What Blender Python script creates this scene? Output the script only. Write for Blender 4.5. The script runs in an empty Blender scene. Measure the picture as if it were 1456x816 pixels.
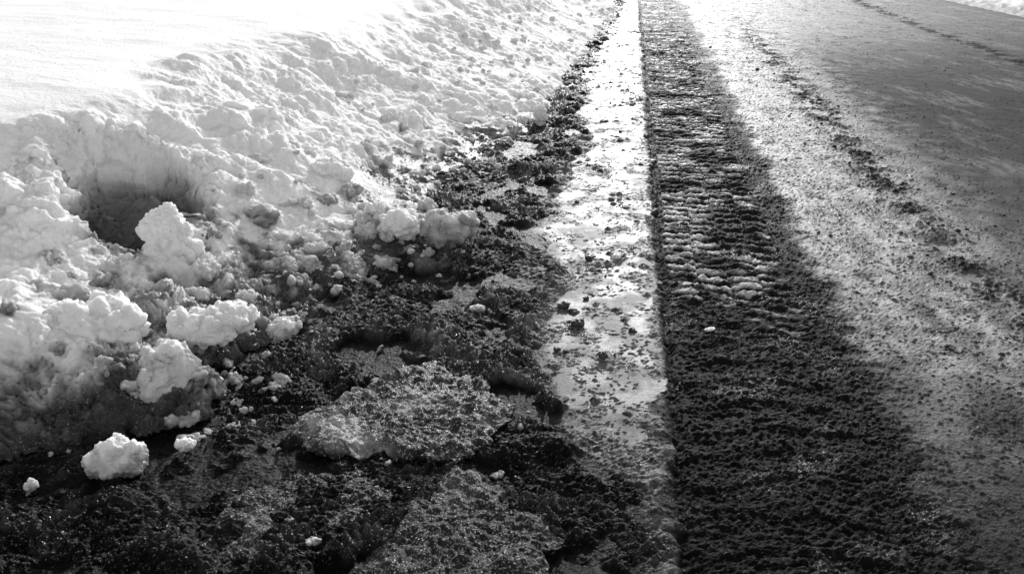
import bpy, math, random
import numpy as np
from mathutils import Vector, Matrix, Euler
from concurrent.futures import ThreadPoolExecutor

random.seed(7)
RNG = np.random.RandomState(11)
F32 = np.float32
R = math.radians

# ------------------------------------------------------------------ camera model
CAM_H, F_PX, W_PX, H_PX = 1.2, 1250.0, 1456.0, 816.0
PITCH = math.atan(548 / 1250)           # below the horizon
YAW = math.atan(169 / 1365)             # left of the road's direction (+Y)
CAM_ROT = Matrix.Rotation(YAW, 3, 'Z') @ Matrix.Rotation(math.pi / 2 - PITCH, 3, 'X')
CAM_LOC = Vector((0, 0, CAM_H))


def at(px, py, z=0.0):
    """where the line of sight through a photo pixel meets height z"""
    d = CAM_ROT @ Vector(((px - W_PX / 2) / F_PX, -(py - H_PX / 2) / F_PX, -1))
    k = (z - CAM_H) / d.z
    return CAM_LOC + d * k


def path_x(pts, z=0.0):
    """pixel polyline on the ground -> function x(y) in metres"""
    w = sorted(((lambda p: (p.y, p.x))(at(px, py, z)) for px, py in pts))
    ys = np.array([a for a, b in w]); xs = np.array([b for a, b in w])
    return lambda y: np.interp(y, ys, xs)


# ------------------------------------------------------------------ noise
PERM = RNG.permutation(256).astype(np.int32)
PERM = np.concatenate([PERM, PERM, PERM[:2]])
G3 = np.array([[1, 1, 0], [-1, 1, 0], [1, -1, 0], [-1, -1, 0], [1, 0, 1], [-1, 0, 1], [1, 0, -1], [-1, 0, -1],
               [0, 1, 1], [0, -1, 1], [0, 1, -1], [0, -1, -1], [1, 1, 0], [-1, 1, 0], [0, -1, 1], [0, -1, -1]], F32)
GA = np.arange(64) * (2 * math.pi / 64)
G2 = np.stack([np.cos(GA), np.sin(GA)], 1).astype(F32) * 1.4
POOL = ThreadPoolExecutor(4)


def threaded(fn, *arrs):
    shp = arrs[0].shape
    flat = [np.ascontiguousarray(a, dtype=F32).ravel() for a in arrs]
    n = flat[0].size
    out = np.empty(n, F32)
    step = 60000

    def job(i):
        out[i:i + step] = fn(*[a[i:i + step] for a in flat])
    list(POOL.map(job, range(0, n, step)))
    return out.reshape(shp)


def _p2(x, y):
    xf = np.floor(x); yf = np.floor(y)
    xi = xf.astype(np.int32) & 255; yi = yf.astype(np.int32) & 255
    x = x - xf; y = y - yf
    u = x * x * x * (x * (x * 6 - 15) + 10); v = y * y * y * (y * (y * 6 - 15) + 10)
    a = PERM[xi] + yi; b = PERM[xi + 1] + yi

    def g(h, dx, dy):
        h = PERM[h] & 63
        return G2[h, 0] * dx + G2[h, 1] * dy
    n00 = g(a, x, y); n10 = g(b, x - 1, y); n01 = g(a + 1, x, y - 1); n11 = g(b + 1, x - 1, y - 1)
    p = n00 + u * (n10 - n00); q = n01 + u * (n11 - n01)
    return p + v * (q - p)


def _p3(x, y, z):
    xf = np.floor(x); yf = np.floor(y); zf = np.floor(z)
    xi = xf.astype(np.int32) & 255; yi = yf.astype(np.int32) & 255; zi = zf.astype(np.int32) & 255
    x = x - xf; y = y - yf; z = z - zf
    u = x * x * (3 - 2 * x); v = y * y * (3 - 2 * y); w = z * z * (3 - 2 * z)
    res = []
    for cz in (0, 1):
        row = []
        for cy in (0, 1):
            c = []
            for cx in (0, 1):
                h = PERM[(PERM[(PERM[xi + cx] + yi + cy) & 255] + zi + cz) & 255] & 15
                c.append(G3[h, 0] * (x - cx) + G3[h, 1] * (y - cy) + G3[h, 2] * (z - cz))
            row.append(c[0] + u * (c[1] - c[0]))
        res.append(row[0] + v * (row[1] - row[0]))
    return res[0] + w * (res[1] - res[0])


def n2(x, y, s, o=0.0, sy=None):
    sy = s if sy is None else sy
    return threaded(_p2, x * s + 17.3 + o * 7.1, y * sy + 5.7 + o * 3.3)


def n3(x, y, z, s, o=0.0):
    return threaded(_p3, x * s + 31.3 + o * 5.1, y * s + 9.7 + o * 2.7, z * s + 3.9 + o)


def fbm2(x, y, s, octv=4, o=0.0, gain=.5, sy=None):
    t = 0; a = 1.0; sy = s if sy is None else sy
    for i in range(octv):
        t = t + a * n2(x, y, s, o + i * 1.7, sy); s *= 2.03; sy *= 2.03; a *= gain
    return t


def billow2(x, y, s, octv=4, o=0.0, gain=.5):
    t = 0; a = 1.0
    for i in range(octv):
        t = t + a * np.abs(n2(x, y, s, o + i * 1.7)); s *= 2.07; a *= gain
    return t


def hash2(ix, iy, k=0):
    h = (ix * 374761393 + iy * 668265263 + k * 974634777).astype(np.int64) & 0xffffffff
    h = ((h ^ (h >> 13)) * 1274126177) & 0xffffffff
    return ((h ^ (h >> 16)) & 0xffff).astype(F32) / 65535.0


def _grains(x, y, k, dens):
    """rounded grains: (height 0..1) of jittered cells, only a share `dens` of the cells hold one"""
    xi = np.floor(x).astype(np.int64); yi = np.floor(y).astype(np.int64)
    best = np.zeros(x.shape, F32)
    for dx in (-1, 0, 1):
        for dy in (-1, 0, 1):
            cx = xi + dx; cy = yi + dy
            ok = hash2(cx, cy, k) < dens
            px = cx + .15 + .7 * hash2(cx, cy, k + 1); py = cy + .15 + .7 * hash2(cx, cy, k + 2)
            r = .25 + .4 * hash2(cx, cy, k + 3)
            d = ((x - px) ** 2 + (y - py) ** 2) / (r * r)
            best = np.maximum(best, np.where(ok & (d < 1), np.sqrt(np.maximum(1 - d, 0)) * r * 1.6, 0))
    return best.astype(F32)


def grains(x, y, s, k, dens):
    # dens is an array or a number
    d = np.broadcast_to(np.asarray(dens, F32), x.shape)
    return threaded(lambda a, b, c: _grains(a.astype(np.float64), b.astype(np.float64), k, c), x * s, y * s, d)


def ss(a, b, x):
    t = np.clip((x - a) / (b - a), 0, 1)
    return t * t * (3 - 2 * t)


# ------------------------------------------------------------------ scene helpers
scene = bpy.context.scene
COL = scene.collection


def tag(o, label=None, cat=None, group=None, kind=None):
    for k, v in (('label', label), ('category', cat), ('group', group), ('kind', kind)):
        if v:
            o[k] = v
    return o


def make_mesh(name, co, quads, mat, attrs=None, smooth=True, tris=False):
    me = bpy.data.meshes.new(name)
    k = 3 if tris else 4
    me.vertices.add(len(co)); me.vertices.foreach_set('co', co.astype(F32).ravel())
    me.loops.add(len(quads) * k); me.loops.foreach_set('vertex_index', quads.astype(np.int32).ravel())
    me.polygons.add(len(quads)); me.polygons.foreach_set('loop_start', np.arange(len(quads), dtype=np.int32) * k)
    me.polygons.foreach_set('use_smooth', np.full(len(quads), smooth))
    if attrs is not None:
        a = me.color_attributes.new('surf', 'FLOAT_COLOR', 'POINT')
        a.data.foreach_set('color', attrs.astype(F32).ravel())
    me.update(calc_edges=True)
    me.materials.append(mat)
    return me


def link(name, me, **kw):
    o = bpy.data.objects.new(name, me); COL.objects.link(o)
    return tag(o, **kw)


def grid_quads(nr, nc):
    i = np.arange(nr - 1)[:, None] * nc + np.arange(nc - 1)[None, :]
    return np.stack([i, i + 1, i + 1 + nc, i + nc], -1)      # (nr-1, nc-1, 4)


def sub_mesh(name, co, quads, mat, attrs):
    """keep only the vertices that the quads use"""
    used = np.zeros(len(co), bool); used[quads.ravel()] = True
    idx = np.cumsum(used) - 1
    return make_mesh(name, co[used], idx[quads], mat, attrs[used])


# ------------------------------------------------------------------ materials
def new_mat(name):
    m = bpy.data.materials.new(name); m.use_nodes = True
    nt = m.node_tree; nt.nodes.clear()
    out = nt.nodes.new('ShaderNodeOutputMaterial')
    p = nt.nodes.new('ShaderNodeBsdfPrincipled')
    nt.links.new(p.outputs[0], out.inputs[0])
    return m, nt, p


def nd(nt, typ, **kw):
    n = nt.nodes.new(typ)
    for k, v in kw.items():
        if k.startswith('i_'):
            key = k[2:]
            n.inputs[int(key) if key.isdigit() else key].default_value = v
        else:
            setattr(n, k, v)
    return n


def coords(nt, mode='obj'):
    if mode == 'obj':
        return nt.nodes.new('ShaderNodeTexCoord').outputs['Object']
    return nt.nodes.new('ShaderNodeNewGeometry').outputs['Position']


def mth(nt, op, a, b=None, clamp=False):
    n = nt.nodes.new('ShaderNodeMath'); n.operation = op; n.use_clamp = clamp
    for i, v in enumerate((a, b)):
        if v is None: continue
        if isinstance(v, (int, float)): n.inputs[i].default_value = v
        else: nt.links.new(v, n.inputs[i])
    return n.outputs[0]


def ground_material():
    """surf: R albedo, G roughness, B how strong the micro relief is, A sparkle"""
    m, nt, p = new_mat('wet_ground')
    L = nt.links.new
    at_ = nd(nt, 'ShaderNodeVertexColor', layer_name='surf')
    sep = nt.nodes.new('ShaderNodeSeparateColor'); L(at_.outputs['Color'], sep.inputs[0])
    co = coords(nt)
    fine = nd(nt, 'ShaderNodeTexNoise', i_Scale=420.0, i_Detail=3.0, i_Roughness=.6); L(co, fine.inputs['Vector'])
    med = nd(nt, 'ShaderNodeTexNoise', i_Scale=120.0, i_Detail=4.0, i_Roughness=.6); L(co, med.inputs['Vector'])
    # albedo with fine mottling
    f = mth(nt, 'MULTIPLY', fine.outputs['Fac'], 1.6)
    f = mth(nt, 'ADD', f, .2)
    alb = mth(nt, 'MULTIPLY', sep.outputs[0], f)
    cry = nd(nt, 'ShaderNodeTexVoronoi', i_Scale=300.0); L(co, cry.inputs['Vector'])
    cs = nt.nodes.new('ShaderNodeSeparateColor'); L(cry.outputs['Color'], cs.inputs[0])
    patch = nd(nt, 'ShaderNodeTexNoise', i_Scale=9.0, i_Detail=5.0, i_Roughness=.65); L(co, patch.inputs['Vector'])
    thr = mth(nt, 'SUBTRACT', 1.22, mth(nt, 'MULTIPLY', patch.outputs['Fac'], .62))
    on = mth(nt, 'MULTIPLY', mth(nt, 'GREATER_THAN', cs.outputs[0], thr), mth(nt, 'LESS_THAN', cry.outputs['Distance'], .42))
    on = mth(nt, 'MULTIPLY', on, mth(nt, 'MULTIPLY', mth(nt, 'POWER', cs.outputs[1], 1.5), .75))
    on = mth(nt, 'MULTIPLY', on, mth(nt, 'MULTIPLY', at_.outputs['Alpha'], 2.2, True))
    alb = mth(nt, 'ADD', alb, on)
    cmb = nt.nodes.new('ShaderNodeCombineColor')
    for i in range(3): L(alb, cmb.inputs[i])
    L(cmb.outputs[0], p.inputs['Base Color'])
    # roughness, a little mottled
    r = mth(nt, 'ADD', sep.outputs[1], mth(nt, 'MULTIPLY', mth(nt, 'SUBTRACT', med.outputs['Fac'], .5), .25))
    r = mth(nt, 'MAXIMUM', r, .06)
    L(r, p.inputs['Roughness'])
    p.inputs['IOR'].default_value = 1.33
    p.inputs['Specular IOR Level'].default_value = .11
    # micro relief
    h = mth(nt, 'ADD', mth(nt, 'MULTIPLY', fine.outputs['Fac'], .0022), mth(nt, 'MULTIPLY', med.outputs['Fac'], .006))
    h = mth(nt, 'MULTIPLY', h, sep.outputs[2])
    b = nd(nt, 'ShaderNodeBump', i_Strength=1.0, i_Distance=1.0); L(h, b.inputs['Height']); L(b.outputs[0], p.inputs['Normal'])
    # wet ice grains
    L(at_.outputs['Alpha'], p.inputs['Coat Weight'])
    p.inputs['Coat Roughness'].default_value = .12
    p.inputs['Coat IOR'].default_value = 1.35
    vor = nd(nt, 'ShaderNodeTexVoronoi', i_Scale=260.0); L(co, vor.inputs['Vector'])
    b2 = nd(nt, 'ShaderNodeBump', i_Strength=1.0, i_Distance=.004); L(vor.outputs['Distance'], b2.inputs['Height'])
    L(b2.outputs[0], p.inputs['Coat Normal'])
    return m


def snow_material(name, scale=1.0, sss=True):
    """surf R = albedo (dirty wet slush to clean snow, with painted shade)"""
    m, nt, p = new_mat(name)
    L = nt.links.new
    at_ = nd(nt, 'ShaderNodeVertexColor', layer_name='surf')
    sep = nt.nodes.new('ShaderNodeSeparateColor'); L(at_.outputs['Color'], sep.inputs[0])
    co = coords(nt)
    g1 = nd(nt, 'ShaderNodeTexNoise', i_Scale=330.0, i_Detail=3.0, i_Roughness=.65); L(co, g1.inputs['Vector'])
    g2 = nd(nt, 'ShaderNodeTexNoise', i_Scale=75.0, i_Detail=5.0, i_Roughness=.62); L(co, g2.inputs['Vector'])
    g3 = nd(nt, 'ShaderNodeTexNoise', i_Scale=140.0, i_Detail=2.0, i_Roughness=.5); L(co, g3.inputs['Vector'])
    alb = mth(nt, 'ADD', sep.outputs[0], mth(nt, 'MULTIPLY', mth(nt, 'SUBTRACT', g1.outputs['Fac'], .5), sep.outputs[2]))
    cry = nd(nt, 'ShaderNodeTexVoronoi', i_Scale=300.0); L(co, cry.inputs['Vector'])
    cs = nt.nodes.new('ShaderNodeSeparateColor'); L(cry.outputs['Color'], cs.inputs[0])
    patch = nd(nt, 'ShaderNodeTexNoise', i_Scale=11.0, i_Detail=5.0, i_Roughness=.65); L(co, patch.inputs['Vector'])
    thr = mth(nt, 'SUBTRACT', 1.27, mth(nt, 'MULTIPLY', patch.outputs['Fac'], .62))
    on = mth(nt, 'MULTIPLY', mth(nt, 'GREATER_THAN', cs.outputs[0], thr), mth(nt, 'LESS_THAN', cry.outputs['Distance'], .42))
    on = mth(nt, 'MULTIPLY', on, mth(nt, 'MULTIPLY', at_.outputs['Alpha'], .5))
    alb = mth(nt, 'ADD', alb, on)
    alb = mth(nt, 'MINIMUM', mth(nt, 'MAXIMUM', alb, .012), .93)
    # sparse dark specks of grit
    sp = mth(nt, 'GREATER_THAN', g3.outputs['Fac'], mth(nt, 'ADD', .74, 0.0))
    cmb = nt.nodes.new('ShaderNodeCombineColor')
    for i in range(3): L(alb, cmb.inputs[i])
    L(cmb.outputs[0], p.inputs['Base Color'])
    L(sep.outputs[1], p.inputs['Roughness'])
    p.inputs['IOR'].default_value = 1.31
    h = mth(nt, 'ADD', mth(nt, 'MULTIPLY', g1.outputs['Fac'], .0035), mth(nt, 'MULTIPLY', g2.outputs['Fac'], .010))
    b = nd(nt, 'ShaderNodeBump', i_Strength=.8, i_Distance=1.0); L(h, b.inputs['Height']); L(b.outputs[0], p.inputs['Normal'])
    if sss:
        L(mth(nt, 'MULTIPLY', sep.outputs[0], .45), p.inputs['Subsurface Weight'])
        p.inputs['Subsurface Radius'].default_value = (1, 1, 1)
        p.inputs['Subsurface Scale'].default_value = .022
    L(at_.outputs['Alpha'], p.inputs['Coat Weight'])
    p.inputs['Coat Roughness'].default_value = .15
    vor = nd(nt, 'ShaderNodeTexVoronoi', i_Scale=300.0); L(co, vor.inputs['Vector'])
    b2 = nd(nt, 'ShaderNodeBump', i_Strength=1.0, i_Distance=.004); L(vor.outputs['Distance'], b2.inputs['Height'])
    L(b2.outputs[0], p.inputs['Coat Normal'])
    return m


M_GROUND = ground_material()
M_SNOW = snow_material('packed_snow')


def stone_material():
    m, nt, p = new_mat('wet_grit')
    L = nt.links.new
    n = nd(nt, 'ShaderNodeTexNoise', i_Scale=160.0, i_Detail=4.0); L(coords(nt), n.inputs['Vector'])
    cr = nt.nodes.new('ShaderNodeValToRGB')
    cr.color_ramp.elements[0].position = .35; cr.color_ramp.elements[0].color = (.008, .008, .008, 1)
    cr.color_ramp.elements[1].position = .75; cr.color_ramp.elements[1].color = (.07, .07, .07, 1)
    L(n.outputs['Fac'], cr.inputs[0]); L(cr.outputs[0], p.inputs['Base Color'])
    p.inputs['Roughness'].default_value = .55
    b = nd(nt, 'ShaderNodeBump', i_Strength=.7, i_Distance=.004); L(n.outputs['Fac'], b.inputs['Height']); L(b.outputs[0], p.inputs['Normal'])
    return m


M_STONE = stone_material()

# ------------------------------------------------------------------ the lie of the land
toe_x = path_x([(885, 0), (862, 40), (800, 120), (770, 175), (690, 215), (620, 270), (640, 345), (540, 395),
                (430, 430), (340, 480), (280, 580), (170, 625), (0, 670), (-250, 710)])
puddle_x = path_x([(885, 12), (862, 60), (835, 110), (830, 160), (835, 215), (795, 255), (770, 330), (800, 400),
                   (765, 455), (780, 560), (820, 640), (900, 700), (930, 816)])
TRK0, TRK1 = .158, .755


def soft_bumps(x, y, items):
    t = 0
    for px, py, z, rx, ry, amp in items:
        c = at(px, py, z)
        d = ((x - c.x) / rx) ** 2 + ((y - c.y) / ry) ** 2
        t = t + amp * np.exp(-d)
    return t


# ---- the snow bank, a swept profile displaced along its normal
def bank_profile(d, y):
    """height at distance d behind the toe"""
    lower = .20 * ss(-.05, .75, d) + .03 * ss(-.02, .12, d)
    upper = .22 * ss(.50, 1.30, d) + .12 * ss(.65, 1.75, d)
    return lower + upper + .05 * ss(1.1, 3.2, d)


HOLE = at(195, 350, .10)
BUMPS = [(55, 265, .38, .16, .20, .10),     # pillar left of the hollow
         (80, 470, .18, .17, .13, .07),
         (200, 560, .04, .12, .12, .05),
         (240, 330, .22, .05, .10, .12),    # fin right of the hollow
         (250, 425, .15, .26, .12, .06),
         (560, 310, .10, .12, .10, .05),
         (460, 250, .18, .16, .16, .04)]


def bank_height(x, y):
    d = toe_x(y) - x
    # the near part of the bank is lower at its foot, higher and steeper behind
    wob = .22 * n2(x * 0, y, .55, 3.0) + .10 * n2(x * 0, y, 1.7, 5.0)
    h = bank_profile(d + wob * ss(.3, 1.0, d), y)
    h = h + soft_bumps(x, y, BUMPS)
    q = ((x - HOLE.x + .0) / .21) ** 2 + ((y - HOLE.y) / .20) ** 2
    q = q + .45 * n2(x, y, 6.0, 9.0) + .25 * n2(x, y, 15.0, 9.5)
    h = h - .20 * (1 - ss(.2, 1.9, q)) * ss(0, .3, h)
    h = h - .10 * (1 - ss(-.16, .0, d))
    return h


def build_bank():
    ys = np.concatenate([1.0 * np.exp(np.arange(1500) * .00178), [15, 15.6, 16.4, 17.5, 19, 21, 24, 28, 33, 40, 50, 65]])
    d = np.concatenate([np.arange(-.22, 1.75, .0036), 1.75 + .004 * np.cumsum(1.0145 ** np.arange(275))])
    Y, D = np.meshgrid(ys, d, indexing='ij')
    X = toe_x(Y) - D
    H = bank_height(X, Y)
    gy, gx = np.empty_like(H), np.empty_like(H)
    e = .006
    gx = (bank_height(X + e, Y) - bank_height(X - e, Y)) / (2 * e)
    gy = (bank_height(X, Y + e) - bank_height(X, Y - e)) / (2 * e)
    ln = np.sqrt(gx * gx + gy * gy + 1)
    nx, ny, nz = -gx / ln, -gy / ln, 1 / ln
    rub = (1 - ss(.75, 1.25, D)) * ss(-.25, .0, D)            # rubble on the lower slope
    face = ss(.55, .9, D) * (1 - ss(1.15, 1.4, D))            # cut upper face
    top = ss(1.2, 1.6, D)
    nr_b = 1 - ss(2.3, 3.2, Y)
    nearf = 1 - ss(3.5, 7, Y) * .3
    ab = lambda q: np.sqrt(q * q + .004) - .063
    wx = .05 * n3(X, Y, H, 6, 11) + .02 * n3(X, Y, H, 17, 12); wy = .05 * n3(X, Y, H, 6, 13) + .02 * n3(X, Y, H, 17, 14)
    Xo, Yo = X, Y; X = X + wx; Y = Y + wy
    big = .8 * ab(n3(X, Y, H, 4.5, 1)) + .75 * ab(n3(X, Y, H, 9.5, 2)) + .36 * ab(n3(X, Y, H, 20, 3))
    fine = np.abs(n3(X, Y, H, 48, 4)) + .5 * np.abs(n3(X, Y, H, 97, 5)) + .28 * n3(X, Y, H, 190, 6)
    X, Y = Xo, Yo
    low = n3(X, Y, H, 2.6, 7)
    soft = n3(X, Y, H, 7.0, 8)
    vary = .45 + .75 * ss(-.3, .4, low + .5 * soft)
    crumb = grains(X + H * .7, Y + H * .3, 34, 90, .5) * .5 + grains(X + H * .7, Y + H * .3, 70, 91, .5) * .25
    disp = rub * (.070 * (big - .35) * vary + .013 * fine * (.4 + .6 * ss(-.2, .3, soft)) + .014 * crumb * vary) + face * (.020 * (big - .35) + .004 * fine + .035 * soft)
    hq = 1 - ss(.9, 2.2, ((X - HOLE.x) / .26) ** 2 + ((Y - HOLE.y) / .25) ** 2)
    disp = disp + hq * (.05 * (big - .35) + .02 * fine + .025 * soft)
    disp = disp + (.04 * low) * (rub + face) + top * (.018 * low + .0018 * fine + .004 * n2(X, Y, 4, 95, 9) + .0016 * n2(X, Y, 14, 96, 38))
    disp = disp * nearf + (.022 * (fine - .4) + .045 * (big - .35)) * ss(.20, .08, H) * nr_b
    P = np.stack([X + nx * disp, Y + ny * disp, H + nz * disp], -1)
    # clean snow above, dirty wet slush along the foot, painted shade in the hollow
    z = P[..., 2]
    dirtn = fbm2(X, Y, 4.0, 4, 20.0, .6)
    near = 1 - ss(4.0, 6.5, Y)
    nr2 = 1 - ss(2.1, 2.9, Y)
    dn2 = fbm2(X, Y, 14, 4, 26.0, .6)
    clean = ss(-.02, .02 + .11 * near + .04 * nr2, z + (.055 * dirtn + .055 * dn2) * (.16 + near) - .018 * near - .02 * nr2 + .022 * (1 - near))
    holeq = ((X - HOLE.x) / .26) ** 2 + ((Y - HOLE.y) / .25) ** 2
    clean = clean * (1 - .68 * (1 - ss(.5, 1.3, holeq + .5 * dirtn)) * (1 - ss(.20, .34, z)))  # hollow: shade painted into the snow colour on top of its grime
    gr = grains(X, Y, 130, 50, .06)
    alb = .045 + .87 * clean ** (1.2 + .35 * near)
    alb = np.where((gr > .5) & (clean < .9) & (z < .25), alb * .4, alb)
    rough = .35 + .45 * clean
    speck = .5 * (1 - clean) * .5 + .05
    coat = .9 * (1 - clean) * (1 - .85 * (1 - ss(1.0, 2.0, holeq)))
    A = np.stack([alb, rough, speck, coat], -1).reshape(-1, 4)
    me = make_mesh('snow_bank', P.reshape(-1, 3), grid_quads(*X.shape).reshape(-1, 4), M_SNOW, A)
    link('snow_bank', me, kind='structure', label='high bank of ploughed white snow along the left side of the road')
    return ys, d, P


BY, BD, BP = build_bank()


def bank_point(d, y):
    j = int(np.clip(np.searchsorted(BY, y), 0, len(BY) - 1)); i = int(np.clip(np.searchsorted(BD, d), 0, len(BD) - 1))
    return Vector(BP[j, i])


# ---- road, tyre track, puddle and slush: one relief cut along clean lines
def build_ground():
    ys = np.concatenate([1.02 * np.exp(np.arange(1650) * .00165), 15.6 * np.exp(np.arange(1, 60) * .03)])
    s = np.linspace(0, 1, 1700)
    Y, S = np.meshgrid(ys, s, indexing='ij')
    xl = toe_x(Y) - .16
    xr = .45 + .62 * Y
    X = xl + (xr - xl) * S
    px = puddle_x(Y) + .05 * n2(X, Y, 5, 1) + .03 * n2(X, Y, 14, 2)
    # masks
    m_slush = 1 - ss(-.05, .05, X - px)
    trk_wob = .016 * n2(X * 0, Y, 3.0, 3) + .012 * n2(X, Y, 10, 43) + .010 * n2(X, Y, 26, 4)
    m_trk = ss(TRK0 - .02, TRK0 + .015, X + trk_wob) * (1 - ss(TRK1 - .07, TRK1 + .04, X + 2.5 * trk_wob + .03 * n2(X, Y, 9, 5)))
    m_pud = (1 - m_slush) * (1 - ss(TRK0 - .035, TRK0 + .0, X + 1.5 * trk_wob + .035 * n2(X, Y, 8, 6) + .025 * n2(X, Y, 27, 7) + .012 * n2(X, Y, 70, 8)))
    m_road = ss(TRK1 - .05, TRK1 + .05, X + 2 * trk_wob)
    near = 1 - ss(1.6, 2.7, Y)           # foreground: slush colour darker, more wet patches
    # fine fields shared
    f1 = fbm2(X, Y, 9, 5, 10, .55)
    f2 = fbm2(X, Y, 60, 3, 12, .6)
    bl = billow2(X, Y, 7, 5, 14, .55)
    big = n2(X, Y, 2.2, 16)
    bl2 = billow2(X, Y, 6, 4, 14, .42)
    gA = grains(X + .01 * n2(X, Y, 40, 97), Y + .01 * n2(X, Y, 40, 98), 75, 1, .55)
    gB = grains(X, Y, 32, 9, .22)
    # slush
    h_sl = .012 + .034 * (bl2 - .42) + .022 * big + .012 * n2(X, Y, 6, 17) + .0065 * f2 + .0030 * gA + .006 * gB
    wetp = ss(.0, .35, fbm2(X, Y, 3.6, 4, 80, .55) - .05 + .10 * near)     # smooth black wet patches
    icep = ss(.0, .6, fbm2(X, Y, 5.5, 5, 84, .65) - .04) * (1 - wetp)    # patches of glittering crystals
    h_sl = h_sl * (1 - .7 * wetp) - .006 * wetp + .007 * icep * (.4 + .5 * gA + 1.3 * f2)
    # puddle: level water with slush poking through
    h_pd = -.0062 + .009 * f1 + .007 * n2(X, Y, 3.2, 18) + .0035 * f2 + .007 * (1 - .9 * ss(2.6, 1.9, Y)) * ss(.05, .0, TRK0 - X + .03 * n2(X, Y, 8, 58)) + .013 * gB * ss(.1, .5, n2(X, Y, 4, 19) + .25) + .003 * gA
    near_p = 1 - ss(1.6, 2.15, Y + .25 * n2(X, Y, 4, 56))
    h_pd = h_pd + near_p * (.010 + .008 * bl)
    # track
    yy = Y + .024 * n2(X, Y, 6, 21) + .010 * n2(X, Y, 18, 22)
    col = np.floor((X + .01 * n2(X * 0, Y, 2, 23) - .195) / .105)
    ph = yy / .066 + .37 * (col % 2) + .8 * n2(X, Y, 1.3, 24)
    bars = ss(-.1, .45, np.sin(ph * 2 * math.pi) + .7 * n2(X, Y, 12, 25) + .5 * n2(X, Y, 40, 35))
    groove = ((X - .195) / .105) % 1.0
    gro = ss(0, .07, groove) * (1 - ss(.93, 1, groove))
    intr = ss(.18, .20, X) * (1 - ss(.56, .66, X + .03 * n2(X, Y, 5, 26)))
    tread = bars * (.45 + .55 * ss(-.35, .35, n2(X, Y, 7, 60) + .6 * n2(X, Y, 19, 61))) * (.6 + .4 * gro) * intr * (1 - ss(7, 11, Y) * .4) * (1 - .72 * (1 - ss(2.3, 3.0, Y + .5 * n2(X, Y, 3, 27))))
    h_tr = -.012 + .0125 * tread + (.008 - .005 * near) * f1 + .004 * f2 + .0040 * gA + .004 * gB
    chev = ss(-.3, .5, np.sin((Y + .30 * np.abs(X - .44) + .03 * n2(X, Y, 5, 64)) / .115 * 2 * math.pi) + .6 * n2(X, Y, 9, 65))
    nt_ = 1 - ss(2.1, 2.9, Y)
    h_tr = h_tr + nt_ * (.0045 * chev * intr + .002 * billow2(X, Y, 12, 3, 28, .6))
    gl = np.exp(-((X + .5 * trk_wob - TRK0 - .016) / .010) ** 2)
    h_tr = h_tr - .009 * gl * ss(-.5, .1, n2(X * 0, Y, 4, 66) + .3)
    # ridge lines of debris
    r1 = np.exp(-((X - (1.235 + .02 * n2(X * 0, Y, 1.2, 30) + .10 * (1 - ss(2.4, 3.2, Y)))) / (.11 + .05 * n2(X * 0, Y, 2.1, 34))) ** 2)
    r1 = r1 * (1 - ss(7, 12, Y)) * ss(-.2, .5, fbm2(X, Y, 6, 4, 31, .7) + .12 - .1 * ss(4, 8, Y))
    r1b = np.exp(-((X - 3.01 - .25 * ss(12, 6, Y)) / .11) ** 2) * ss(-.2, .5, fbm2(X, Y, 5, 4, 32, .7) + .1)
    edge = ss(.05, .0, np.abs(X - TRK1 - .03)) * 0
    h_rd = .0022 * f1 + .0009 * f2 + .0014 * gA * (1 - ss(3, 8, Y) * .8)
    h_rd = h_rd + .0035 * (1 - ss(2.2, 4.0, Y)) * fbm2(X, Y, 120, 2, 33) * .45
    h_rd = h_rd + (r1 + r1b) * (.010 * bl + .010 * gB + .007 * gA)
    few = grains(X, Y, 95, 41, .05 + .10 * ss(1.6, 1.0, X))
    h_rd = h_rd * (1 - .45 * ss(1.3, 1.8, X)) + .0035 * few * (few > .45)
    H = h_sl * m_slush + (1 - m_slush) * (h_pd * m_pud + (1 - m_pud) * (h_tr * m_trk + (1 - m_trk) * h_rd))
    water = 0.0 * H
    lvl = -.0015
    wet = m_pud * (1 - near_p * .8)
    under = (H < lvl) & (wet > .35)
    H = np.where(under, lvl, H)
    # a foreground that sinks away under water in the slush
    # ---- surface values
    xrel = (X - toe_x(Y)) / (puddle_x(Y) - toe_x(Y) + .01)
    n_h2 = hash2(np.floor(X * 300).astype(np.int64), np.floor(Y * 300).astype(np.int64), 15)
    n_s = n2(X, Y, 3, 50); n_h = hash2(np.floor(X * 420).astype(np.int64), np.floor(Y * 420).astype(np.int64), 5)
    a_sl = .014 + .13 * ss(.0, .9, f1 + .6 * n_s) * ss(.3, .0, xrel) + .09 * ss(-.1, .6, f1 + .4 * n_s) + .03 * ss(.02, .06, h_sl)
    a_sl = a_sl * (.25 + .75 * ss(-.35, .4, n_s + .8 * n2(X, Y, 8, 57)))
    a_sl = a_sl * (1 - .72 * near) + np.where(n_h > .93, .35 * n_h2 * n_h2, 0) * (1 - wetp)
    a_sl = a_sl * (1 - .75 * wetp) * (1 - .45 * near) * .85 + .10 * icep * (1 - .65 * near) * (.5 + ss(.0, .5, f1))
    r_sl = .50 - .12 * wetp
    pt = fbm2(X, Y, 8, 4, 62, .6)
    a_pd = (.13 + .05 * pt + .20 * ss(0, .012, h_pd)) * np.where(gB > .5, .25, 1) * (1 - .7 * near_p)
    gr_p = (gA > .32) & (fbm2(X, Y, 9, 4, 63, .75) > .08)
    r_pd = .40 + .16 * ss(-.6, .6, pt) + .18 * ss(.0, .006, h_pd)
    r_pd = np.where(gr_p, .9, r_pd)
    a_pd = np.where(gr_p, .03, a_pd)
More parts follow.
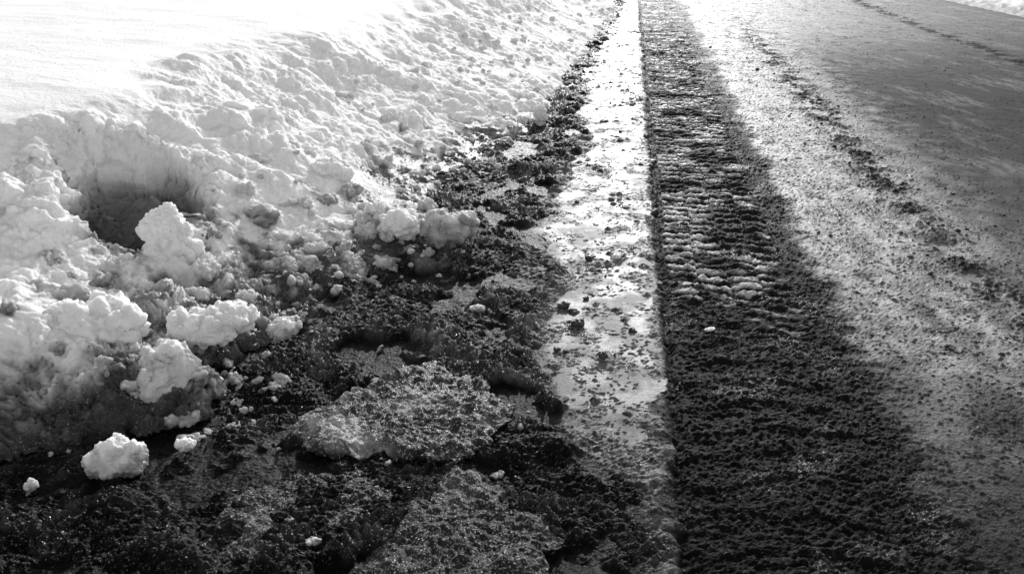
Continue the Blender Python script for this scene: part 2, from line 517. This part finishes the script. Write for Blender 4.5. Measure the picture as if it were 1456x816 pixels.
    pack_glint = ss(.30, .75, tread + .6 * n2(X, Y, 16, 51, 40)) * ss(.0, .35, n2(X, Y, 4, 52) + .25) * ss(2.2, 2.9, Y)  # pale bar tops: snow residue and backlit glints painted into the albedo
    a_tr = .004 + .010 * ss(1.8, 3.5, Y) + .50 * pack_glint + .10 * ss(7, 13, Y) + np.where(n_h > .975, .15 * n_h2, 0)
    r_tr = .66 - .2 * pack_glint
    st = fbm2(X + .25 * Y + .06 * n2(X, Y, 2, 48), Y, 5, 5, 53, .65, sy=1.3)
    film = ss(.0, 1.1, st + .5 * n2(X, Y, 2, 54)) * (.6 + .6 * ss(-.4, .4, n2(X, Y, 30, 49, 8))) * ss(1.3, 1.8, X)
    bandB = (1 - ss(1.18, 1.65, X + .1 * f1))
    a_rd = .014 + .24 * bandB * ss(1.5, 2.6, Y + .3 * n2(X, Y, 3, 68)) * (.5 + .8 * ss(-.4, .5, f1)) * ss(-.8, .3, n2(X, Y, 9, 69, 3)) + .10 * film * ss(2.5, 5, Y) + .06 * ss(5, 10, Y)
    speckd = (few > .45) | ((gB > .55) & ((r1 + r1b) > .25)) | ((gA > .42) & (fbm2(X, Y, 5, 3, 55, .8) > .28 + .3 * ss(1.3, 1.9, X)))
    a_rd = np.where(speckd, .02, a_rd * (1 - .75 * np.clip(r1 + r1b, 0, 1)))
    r_rd = .50 + .05 * f1 + .32 * (1 - ss(1.4, 2.5, Y + .2 * n2(X, Y, 2, 59))) + .33 * ss(1.3, 1.85, X + .15 * f1) * (1 - ss(4.5, 9, Y - .6 * X))
    r_rd = np.minimum(r_rd + .07 * ss(4, 8, Y), .85) + np.where(speckd, .5, 0) + .22 * np.clip(r1 + r1b, 0, 1)
    rr = 1 - m_slush

    def mix(a, b, c, e):
        return a * m_slush + rr * (b * m_pud + (1 - m_pud) * (c * m_trk + (1 - m_trk) * e))
    alb = mix(a_sl, a_pd, a_tr, a_rd)
    rough = mix(r_sl, r_pd, r_tr, r_rd)
    dist = np.clip(3.2 / Y, .25, 1)
    micro = dist * mix(.8 + 0 * X, np.where(under, .14, .45), .8 + 0 * X, .16 + .3 * (1 - ss(2, 4, Y)) + .5 * np.clip(r1 + r1b, 0, 1))
    coat = mix(.04 + .62 * icep + .10 * (1 - wetp), np.where(under, 0, .3), .02 + .4 * ss(.15, .7, fbm2(X, Y, 5, 3, 67)), .10 * (1 - ss(3, 6, Y)))
    A = np.stack([alb, rough, micro, coat], -1).reshape(-1, 4)
    P = np.stack([X, Y, H], -1).reshape(-1, 3)
    Q = grid_quads(*X.shape)
    xc = X[:-1, :-1]; yc = Y[:-1, :-1]
    split_a = puddle_x(yc)
    tw = (.012 * n2(xc * 0, yc, 3.0, 3))
    lab = np.where(xc < split_a, 0, np.where(xc < TRK0, 1, np.where(xc < TRK1, 2, 3)))
    for k, (nm, lb) in enumerate((('slush', 'dark wet lumpy slush between the snow bank and the puddle'),
                                  ('puddle', 'bright strip of shallow meltwater and ice left of the tyre track'),
                                  ('tyre_track', 'dark tyre track with crosswise tread bars pressed into wet slush'),
                                  ('road', 'wet icy asphalt road glaring in the low sun'))):
        me = sub_mesh(nm, P, Q[lab == k], M_GROUND, A)
        link(nm, me, kind='structure', label=lb)
    return ys, s, X, H


GY, GS, GX, GH = build_ground()


def ground_z(x, y):
    j = int(np.clip(np.searchsorted(GY, y), 0, len(GY) - 1))
    i = int(np.clip(np.searchsorted(GX[j], x), 0, GX.shape[1] - 1))
    return float(GH[j, i])


# ---- far verge of snow and the land around
def build_far_bank():
    ys = np.linspace(3, 45, 700)
    d = np.concatenate([np.linspace(-.15, 1.6, 90), np.linspace(1.7, 12, 30)])
    Y, D = np.meshgrid(ys, d, indexing='ij')
    edge = np.interp(Y, [3, 9.7, 11.0, 13, 45], [4.2, 4.75, 4.5, 4.2, 3.6])
    X = edge + D
    H = .28 * ss(-.05, .9, D) - .08 * (1 - ss(-.15, 0, D)) + .05 * (np.abs(n2(X, Y, 5, 70)) + .5 * np.abs(n2(X, Y, 12, 71)) + .3 * np.abs(n2(X, Y, 30, 72))) * (1 - .7 * ss(.9, 1.4, D))
    P = np.stack([X, Y, H], -1).reshape(-1, 3)
    al = .3 + .55 * ss(.02, .12, H + .04 * n2(X, Y, 9, 73))
    A = np.stack([al, .7 + 0 * al, .2 + 0 * al, .1 + 0 * al], -1).reshape(-1, 4)
    me = make_mesh('verge_snow', P, grid_quads(*X.shape).reshape(-1, 4), M_SNOW, A)
    link('snow_bank', me, kind='structure', label='low bank of white snow along the far right side of the road')


build_far_bank()


def build_land():
    n = 81
    g = np.sinh(np.linspace(-6.5, 6.5, n)) / math.sinh(6.5) * 1500
    Y, X = np.meshgrid(g, g, indexing='ij')
    P = np.stack([X, Y, np.full_like(X, -.12)], -1).reshape(-1, 3)
    A = np.tile(np.array([.55, .6, .1, .1], F32), (n * n, 1))
    me = make_mesh('snow_field', P, grid_quads(n, n).reshape(-1, 4), M_SNOW, A)
    link('ground', me, kind='structure')


build_land()


# ------------------------------------------------------------------ lumps of snow, chunks of ice, grit
def ico(sub):
    import bmesh
    bm = bmesh.new(); bmesh.ops.create_icosphere(bm, subdivisions=sub, radius=1)
    v = np.array([p.co[:] for p in bm.verts], F32)
    f = np.array([[a.index for a in q.verts] for q in bm.faces], np.int32)
    bm.free()
    return v, f


ICO = {k: ico(k) for k in (3, 4, 5, 6)}


def softabs(q):
    return np.sqrt(q * q + .006) - .077


def lump_mesh(name, r, seed, sub=5, squash=(1, .9, .75), rough=1.0, dirt_shade=0.0, lobes=3, mat=None, under=.5):
    v, f = ICO[sub]
    rs = np.random.RandomState(seed)
    p = v.copy()
    # lobes: union of a few spheres measured from the centre
    # smooth union of a few balls round the centre, then puffy relief along the normals
    acc = np.full(len(v), .58 ** 8, F32)
    for _ in range(lobes):
        c = rs.normal(size=3); c = c / np.linalg.norm(c) * rs.uniform(.3, .6); q = rs.uniform(.28, .5)
        b = v @ c; disc = b * b - (c @ c - q * q)
        acc = acc + np.where(disc > 0, b + np.sqrt(np.maximum(disc, 0)), 0) ** 8
    p = v * (acc ** (1 / 8))[:, None] * np.array(squash, F32)
    o = seed * 3.7
    for sc_, am in ((2.1, .50), (5.2, .16), (11.0, .11), (24.0, .06 if sub > 4 else 0), (52.0, .03 if sub > 5 else 0)):
        fn = np.cross(p[f[:, 1]] - p[f[:, 0]], p[f[:, 2]] - p[f[:, 0]])
        vn = np.zeros_like(p)
        for k in range(3):
            for c in range(3):
                vn[:, c] += np.bincount(f[:, k], fn[:, c], len(p))
        vn /= np.linalg.norm(vn, axis=1)[:, None] + 1e-12
        x, y, z = p[:, 0] + o, p[:, 1] - o, p[:, 2]
        nz_ = n3(x, y, z, sc_, sc_)
        p = p + vn * (rough * am * (softabs(nz_) - .12 if sc_ < 4 else .6 * nz_ + .4 * softabs(nz_)))[:, None]
    x, y, z = p[:, 0] + o, p[:, 1] - o, p[:, 2]
    p = (p * r).astype(F32)
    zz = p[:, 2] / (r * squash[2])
    cl = 1 - dirt_shade * np.clip(.6 - zz * under + .5 * n3(x, y, z, 3, 8), 0, 1)  # darker low down: grime plus painted shade, as under the jutting lump
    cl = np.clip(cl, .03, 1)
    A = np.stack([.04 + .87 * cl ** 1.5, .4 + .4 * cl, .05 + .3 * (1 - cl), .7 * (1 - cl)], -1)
    return make_mesh(name, p, f, mat or M_SNOW, A, tris=True)


def put(name, me, loc, rot=(0, 0, 0), sc=1.0, **kw):
    o = link(name, me, **kw)
    o.location = loc; o.rotation_euler = rot
    o.scale = (sc, sc, sc) if isinstance(sc, (int, float)) else sc
    return o


# (px, py, height of centre, radius m, squash, seed, underside darkening, label)
HERO = [
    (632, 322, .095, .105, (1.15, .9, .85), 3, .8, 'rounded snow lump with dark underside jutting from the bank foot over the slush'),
    (565, 318, .10, .10, (1.1, 1, .7), 4, .1, 'broad rounded snow lump just left of the jutting dark-bottomed lump'),
    (225, 535, .07, .12, (.95, .9, 1.0), 9, .45, 'large bright snow lump above the dark slush at lower left'),
    (95, 470, .14, .17, (1.2, .8, .8), 12, .05, 'biggest round snow mound at the left edge of the picture'),
    (168, 657, .02, .072, (1.35, .8, .8), 15, .7, 'double-lobed crumbling snow lump alone on dark slush at lower left'),
    (261, 633, .02, .028, (1.15, .8, .8), 18, .15, 'small white snow lump alone on black slush beside the double-lobed one'),
    (245, 345, .20, .12, (.72, .8, 1.1), 21, .05, 'upright pointed block of snow at the right rim of the dark hollow'),
    (768, 165, .055, .062, (.8, .9, 1.1), 24, .2, 'upright snow lump at the bank foot nearest the bright puddle'),
    (745, 140, .07, .055, (1.1, .9, .7), 27, .2, 'flat snow lump leaning behind the upright one at the bank foot'),
    (470, 245, .2, .085, (1.1, .9, .8), 30, .05, 'round snow lump halfway up the middle of the bank slope'),
    (150, 322, .14, .022, (.6, .6, 1.1), 33, .1, 'thin little snow fragment inside the dark hollow'),
    (45, 688, .015, .020, (.8, .8, 1.0), 36, .5, 'tiny grey snow crumb on dark slush near the left edge'),
    (400, 465, .09, .05, (1.2, .8, .6), 39, .5, 'greyish crumbling snow lump where the bank turns to dark slush'),
    (300, 460, .13, .11, (1.5, .8, .6), 42, .1, 'wide shelf of crusted snow above the big bright lump'),
    (540, 300, .12, .06, (1, .9, .8), 45, .15, 'knobbly snow lump uphill of the broad rounded lump'),
]
for i, (px, py, z, r, sq, seed, dirt_shade, lab) in enumerate(HERO):
    me = lump_mesh('snow_lump', r, seed, sub=6 if r > .04 else 5, squash=sq, dirt_shade=dirt_shade, rough=.8, lobes=9)
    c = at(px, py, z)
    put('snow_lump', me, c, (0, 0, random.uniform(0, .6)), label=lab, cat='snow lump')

# scattered lumps on the bank slope: copies of a few shapes
protos = [lump_mesh('snow_lump', 1, 100 + k, sub=5, squash=(1, .9, .78), dirt_shade=.05, lobes=8) for k in range(7)]
crumbs = [lump_mesh('snow_crumb', 1, 140 + k, sub=4, squash=(1, .9, .8), dirt_shade=.3, lobes=3) for k in range(5)]


def scatter(n, yr, dr, rr, meshes, name, label, group, cat, seed, bias=1.0, sink=.25):
    rs = random.Random(seed)
    for i in range(n):
        y = yr[0] * (yr[1] / yr[0]) ** rs.random()
        d = dr[0] + (dr[1] - dr[0]) * rs.random() ** bias
        p = bank_point(d, y)
        r = rr[0] * (rr[1] / rr[0]) ** (rs.random() ** 1.4)
        q = (p.x - HOLE.x) ** 2 + (p.y - HOLE.y) ** 2
        if q < .09 and r > .02: continue
        gz = ground_z(p.x, p.y) if d < 0.02 else -1
        z = max(p.z, gz) + r * (.35 - sink)
        put(name, rs.choice(meshes), (p.x, p.y, z), (rs.uniform(-.5, .5), rs.uniform(-.5, .5), rs.uniform(0, 6.3)),
            (r * rs.uniform(.8, 1.25), r, r * rs.uniform(.75, 1.1)), label=label, group=group, cat=cat)


scatter(120, (2.2, 13), (.02, .8), (.02, .05), protos, 'snow_lump',
        'rounded white snow lump among many tumbled down the slope of the snow bank', 'snow lumps on the bank slope', 'snow lump', 1)
scatter(150, (2.0, 11), (-.06, .7), (.012, .03), crumbs, 'snow_crumb',
        'small loose crumb of snow among many along the foot of the snow bank', 'snow crumbs along the bank', 'snow crumb', 2, 1.6)

dirty = [lump_mesh('snow_crumb', 1, 170 + k, sub=4, squash=(1, .9, .7), dirt_shade=.6, lobes=5) for k in range(5)]
scatter(110, (1.7, 4.6), (-.2, .14), (.012, .04), dirty, 'snow_crumb',
        'half melted greyish snow crumb where the bank breaks up into dark slush', 'dirty snow crumbs at the bank foot', 'snow crumb', 3, 1.0, .5)

stained = [lump_mesh('snow_lump', 1, 180 + k, sub=5, squash=(1.1, .9, .7), dirt_shade=.65, lobes=6) for k in range(5)]
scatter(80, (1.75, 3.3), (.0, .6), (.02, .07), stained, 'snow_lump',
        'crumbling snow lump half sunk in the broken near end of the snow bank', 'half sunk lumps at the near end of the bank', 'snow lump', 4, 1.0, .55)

# ice in the puddle and slush
ICE = [(680, 441, .035, (1.1, .9, .35), .8, 'pale flat chunk of ice lying in dark slush between bank and puddle'),
       (707, 674, .020, (1.2, .7, .4), 1.2, 'little bright piece of ice in the black slush at bottom centre'),
       (416, 752, .014, (1.6, .5, .3), .8, 'thin bright sliver of ice at the bottom left of centre'),
       (1010, 468, .020, (1.3, .9, .4), .0, 'white splash of snow lying inside the dark tyre track'),
       (445, 783, .020, (1.3, .8, .4), 1.1, 'bright crumb of ice at the very bottom edge'),
       (553, 668, .014, (1.0, .8, .4), 1.4, 'small grey ice pebble just below the big grey ice slab')]
for k, (px, py, r, sq, dirt_shade, lab) in enumerate(ICE):
    me = lump_mesh('ice_chunk', r, 60 + k, sub=5, squash=sq, dirt_shade=dirt_shade, lobes=3, rough=.7)
    c = at(px, py, .0); z = ground_z(c.x, c.y)
    put('ice_chunk', me, (c.x, c.y, z + r * sq[2] * .5), (random.uniform(-.2, .2), random.uniform(-.2, .2), random.uniform(0, .8)), label=lab, cat='ice chunk')

frag = [lump_mesh('ice_fragment', 1, 260 + k, sub=4, squash=(1.2, .8, .45), dirt_shade=1.3, lobes=3, rough=.6) for k in range(6)]
rf = random.Random(21)
for i in range(60):
    y = 1.45 * (4.6 / 1.45) ** rf.random()
    t_ = rf.random()
    a_, b_ = float(toe_x(y)), float(puddle_x(y))
    x = a_ + (b_ - a_) * t_
    r = .007 * (.024 / .007) ** (rf.random() ** 1.8)
    put('ice_fragment', rf.choice(frag), (x, y, ground_z(x, y) + r * .2), (rf.uniform(-.5, .5), rf.uniform(-.5, .5), rf.uniform(0, 6.3)),
        (r, r * rf.uniform(.6, 1), r * rf.uniform(.7, 1.2)), label='small grey fragment of ice strewn in the dark slush', group='ice fragments in the slush', cat='ice fragment')

CLODS = [(838, 370, .022, 'dark squarish clod lying alone in the bright middle of the puddle'),
         (822, 462, .030, 'largest dark clod in the lower part of the puddle'),
         (800, 437, .028, 'dark clod on the left shore of the puddle above the largest one'),
         (857, 511, .022, 'dark clod near the lower end of the puddle close to the tyre track'),
         (833, 425, .014, 'small dark clod between two larger ones in the puddle'),
         (899, 470, .016, 'grey clod beside the tyre track edge halfway along the puddle'),
         (820, 288, .014, 'dark clod at the upper left of the bright puddle'),
         (882, 188, .014, 'dark clod on the glaring strip near the far end of the puddle'),
         (793, 498, .015, 'dark clod at the left rim of the puddle near its lower end'),
         (1130, 122, .022, 'dark clod in the debris line near its far end'),
         (1010, 68, .020, 'dark clod at the far right edge of the tyre track'),
         (1076, 100, .022, 'dark clod on the bright strip between track and debris line')]
for k, (px, py, r, lab) in enumerate(CLODS):
    me = lump_mesh('clod', r, 80 + k, sub=4, squash=(1.1, .9, .6), lobes=3, mat=M_STONE, rough=.8)
    c = at(px, py, .0); z = ground_z(c.x, c.y)
    put('clod', me, (c.x, c.y, z + r * .25), (0, 0, random.uniform(0, 6)), label=lab, cat='clod')

peb = [lump_mesh('pebble', 1, 200 + k, sub=3, squash=(1.1, .9, .6), lobes=3, mat=M_STONE, rough=.9) for k in range(5)]
rs = random.Random(5)


def pebbles(n, fx, yr, rr, label, group):
    for i in range(n):
        y = yr[0] * (yr[1] / yr[0]) ** rs.random(); x = fx(y)
        r = rr[0] * (rr[1] / rr[0]) ** (rs.random() ** 1.5)
        put('pebble', rs.choice(peb), (x, y, ground_z(x, y) + r * .2), (rs.uniform(-.3, .3), 0, rs.uniform(0, 6)),
            (r, r * rs.uniform(.7, 1.1), r), label=label, group=group, cat='pebble')


pebbles(190, lambda y: 1.235 + rs.gauss(0, .12) + .1 * max(0, min(1, (3.2 - y) / .8)), (2.2, 9), (.004, .015),
        'dark pebble in the line of gritty debris right of the tyre track', 'pebbles in the debris line')
pebbles(80, lambda y: rs.uniform(.75, 3.2), (2.8, 14), (.005, .014),
        'small dark pebble scattered on the bright icy road', 'pebbles scattered on the road')
pebbles(30, lambda y: rs.uniform(-.25, .14), (2.2, 9), (.005, .014),
        'small dark pebble lying in the bright shallow puddle', 'pebbles in the puddle')


# slabs of grey ice crust lying in the slush
def slab_mesh(name, outline, thick, seed, bright):
    """outline in photo pixels on the ground -> a crusted slab with real thickness"""
    pts = [at(a, b, thick) for a, b in outline]
    cx = sum(p.x for p in pts) / len(pts); cy = sum(p.y for p in pts) / len(pts)
    ang = np.array([math.atan2(p.y - cy, p.x - cx) for p in pts]); rad = np.array([math.hypot(p.x - cx, p.y - cy) for p in pts])
    o = np.argsort(ang); ang, rad = ang[o], rad[o]
    na, nr = 720, 130
    A = np.linspace(-math.pi, math.pi, na, endpoint=False)
    RR = np.interp(A, ang, rad, period=2 * math.pi)
    t = np.concatenate([np.linspace(.004, 1, nr), 1 + .0 * np.arange(1, 14)])
    zk = np.concatenate([np.zeros(nr), np.linspace(0, 1, 14)[1:]])
    T, AA = np.meshgrid(t, A, indexing='ij'); K = np.meshgrid(zk, A, indexing='ij')[0]
    rr_ = RR[None, :] * T
    X = cx + rr_ * np.cos(AA); Y = cy + rr_ * np.sin(AA)
    jag = .030 * n2(X, Y, 12, seed) + .015 * n2(X, Y, 30, seed + 1) + .007 * n2(X, Y, 70, seed + 2)
    X = X + np.cos(AA) * jag * T; Y = Y + np.sin(AA) * jag * T
    top = thick * (1 - .55 * ss(.75, 1.0, T)) + .014 * fbm2(X, Y, 9, 5, seed + 3, .62) * (.5 + .5 * T) + .008 * np.abs(n2(X, Y, 30, seed + 8)) + .004 * grains(X, Y, 80, 70, .5)
    K = K ** .8
    Z = top * (1 - K) - .03 * K + .008 * fbm2(X + K, Y, 40, 3, seed + 9) * K * (1 - K) * 4
    X = X - np.cos(AA) * .012 * np.sin(K * 3.1); Y = Y - np.sin(AA) * .012 * np.sin(K * 3.1)
    nz = fbm2(X, Y, 6, 3, seed + 5)
    nh = hash2(np.floor(X * 420).astype(np.int64), np.floor(Y * 420).astype(np.int64), 5)
    br = ss(-.6, 1.2, -(X - cx) / .22 * .6 + .9 * nz + .5 * n2(X, Y, 25, seed + 12))
    alb = (.022 + bright * br ** 2 * ss(-.6, .3, nz) + .035 * ss(0, .6, nz)) * (1 - .8 * ss(.1, .5, K)) + np.where(nh > .9, .25, 0)
    At = np.stack([alb, .45 + 0 * X, .9 + 0 * X, (.9 if bright > .1 else .35) + 0 * X], -1).reshape(-1, 4)
    n = len(t)
    i = np.arange(n - 1)[:, None] * na; j = np.arange(na)[None, :]
    q = np.stack([i + j, i + na + j, i + na + (j + 1) % na, i + (j + 1) % na], -1).reshape(-1, 4)
    P = np.stack([X, Y, Z], -1).reshape(-1, 3)
    # close the tiny hole in the middle
    me = make_mesh(name, P, q, M_GROUND, At)
    return me


SLABS = [([(425, 600), (450, 572), (520, 545), (590, 512), (650, 520), (705, 545), (720, 590), (660, 640), (600, 650), (545, 628), (520, 634), (495, 636), (465, 634), (440, 630)],
          .036, 300, 'big slab of crusted grey ice with a bright left end at bottom centre'),
         ([(520, 770), (560, 730), (620, 690), (645, 660), (690, 672), (720, 720), (790, 735), (780, 790), (700, 850), (560, 850)],
          .028, 330, 'low dark grey slab of crusted ice at the bottom edge'),
         ([(240, 770), (300, 715), (380, 690), (460, 665), (560, 690), (520, 740), (430, 770), (330, 790)],
          .016, 360, 'thin black slab of wet crust under glittering grains at lower left')]
for k, (ol, th, sd, lab) in enumerate(SLABS):
    link('ice_slab', slab_mesh('ice_slab', ol, th, sd, (.32, .03, .02)[k]), label=lab, cat='ice slab')

# ------------------------------------------------------------------ light
SUN_EL, SUN_AZ = R(22), R(1)       # azimuth clockwise from +Y
w = bpy.data.worlds.new('World'); scene.world = w; w.use_nodes = True
nt = w.node_tree; nt.nodes.clear()
sky = nt.nodes.new('ShaderNodeTexSky'); sky.sky_type = 'NISHITA'; sky.sun_disc = False
sky.sun_elevation = SUN_EL; sky.sun_rotation = SUN_AZ; sky.dust_density = 1.2; sky.air_density = 1.0
bw = nt.nodes.new('ShaderNodeRGBToBW')
bg = nt.nodes.new('ShaderNodeBackground'); bg.inputs['Strength'].default_value = .15
ow = nt.nodes.new('ShaderNodeOutputWorld')
nt.links.new(sky.outputs[0], bw.inputs[0]); nt.links.new(bw.outputs[0], bg.inputs[0]); nt.links.new(bg.outputs[0], ow.inputs[0])
sl = bpy.data.lights.new('sun', 'SUN'); sl.energy = 2.0; sl.angle = R(.5); sl.color = (1, 1, 1)
so = bpy.data.objects.new('sun', sl); COL.objects.link(so)
dirv = Vector((math.sin(SUN_AZ) * math.cos(SUN_EL), math.cos(SUN_AZ) * math.cos(SUN_EL), math.sin(SUN_EL)))
so.rotation_euler = dirv.to_track_quat('Z', 'Y').to_euler(); so.location = dirv * 50

# ------------------------------------------------------------------ camera
cd = bpy.data.cameras.new('camera'); cam = bpy.data.objects.new('camera', cd); COL.objects.link(cam)
cam.matrix_world = Matrix.Translation(CAM_LOC) @ CAM_ROT.to_4x4()
cd.sensor_fit = 'HORIZONTAL'; cd.sensor_width = 36; cd.lens = 36 * F_PX / W_PX
cd.clip_start = .05; cd.clip_end = 4000
scene.camera = cam

scene.view_settings.view_transform = 'Standard'; scene.view_settings.look = 'None'
scene.view_settings.exposure = .88; scene.view_settings.gamma = 1
scene.view_settings.use_curve_mapping = False
scene.cycles.max_bounces = 8; scene.cycles.diffuse_bounces = 8; scene.cycles.glossy_bounces = 2
scene.cycles.sample_clamp_direct = 5; scene.cycles.sample_clamp_indirect = 4
scene.cycles.use_denoising = True
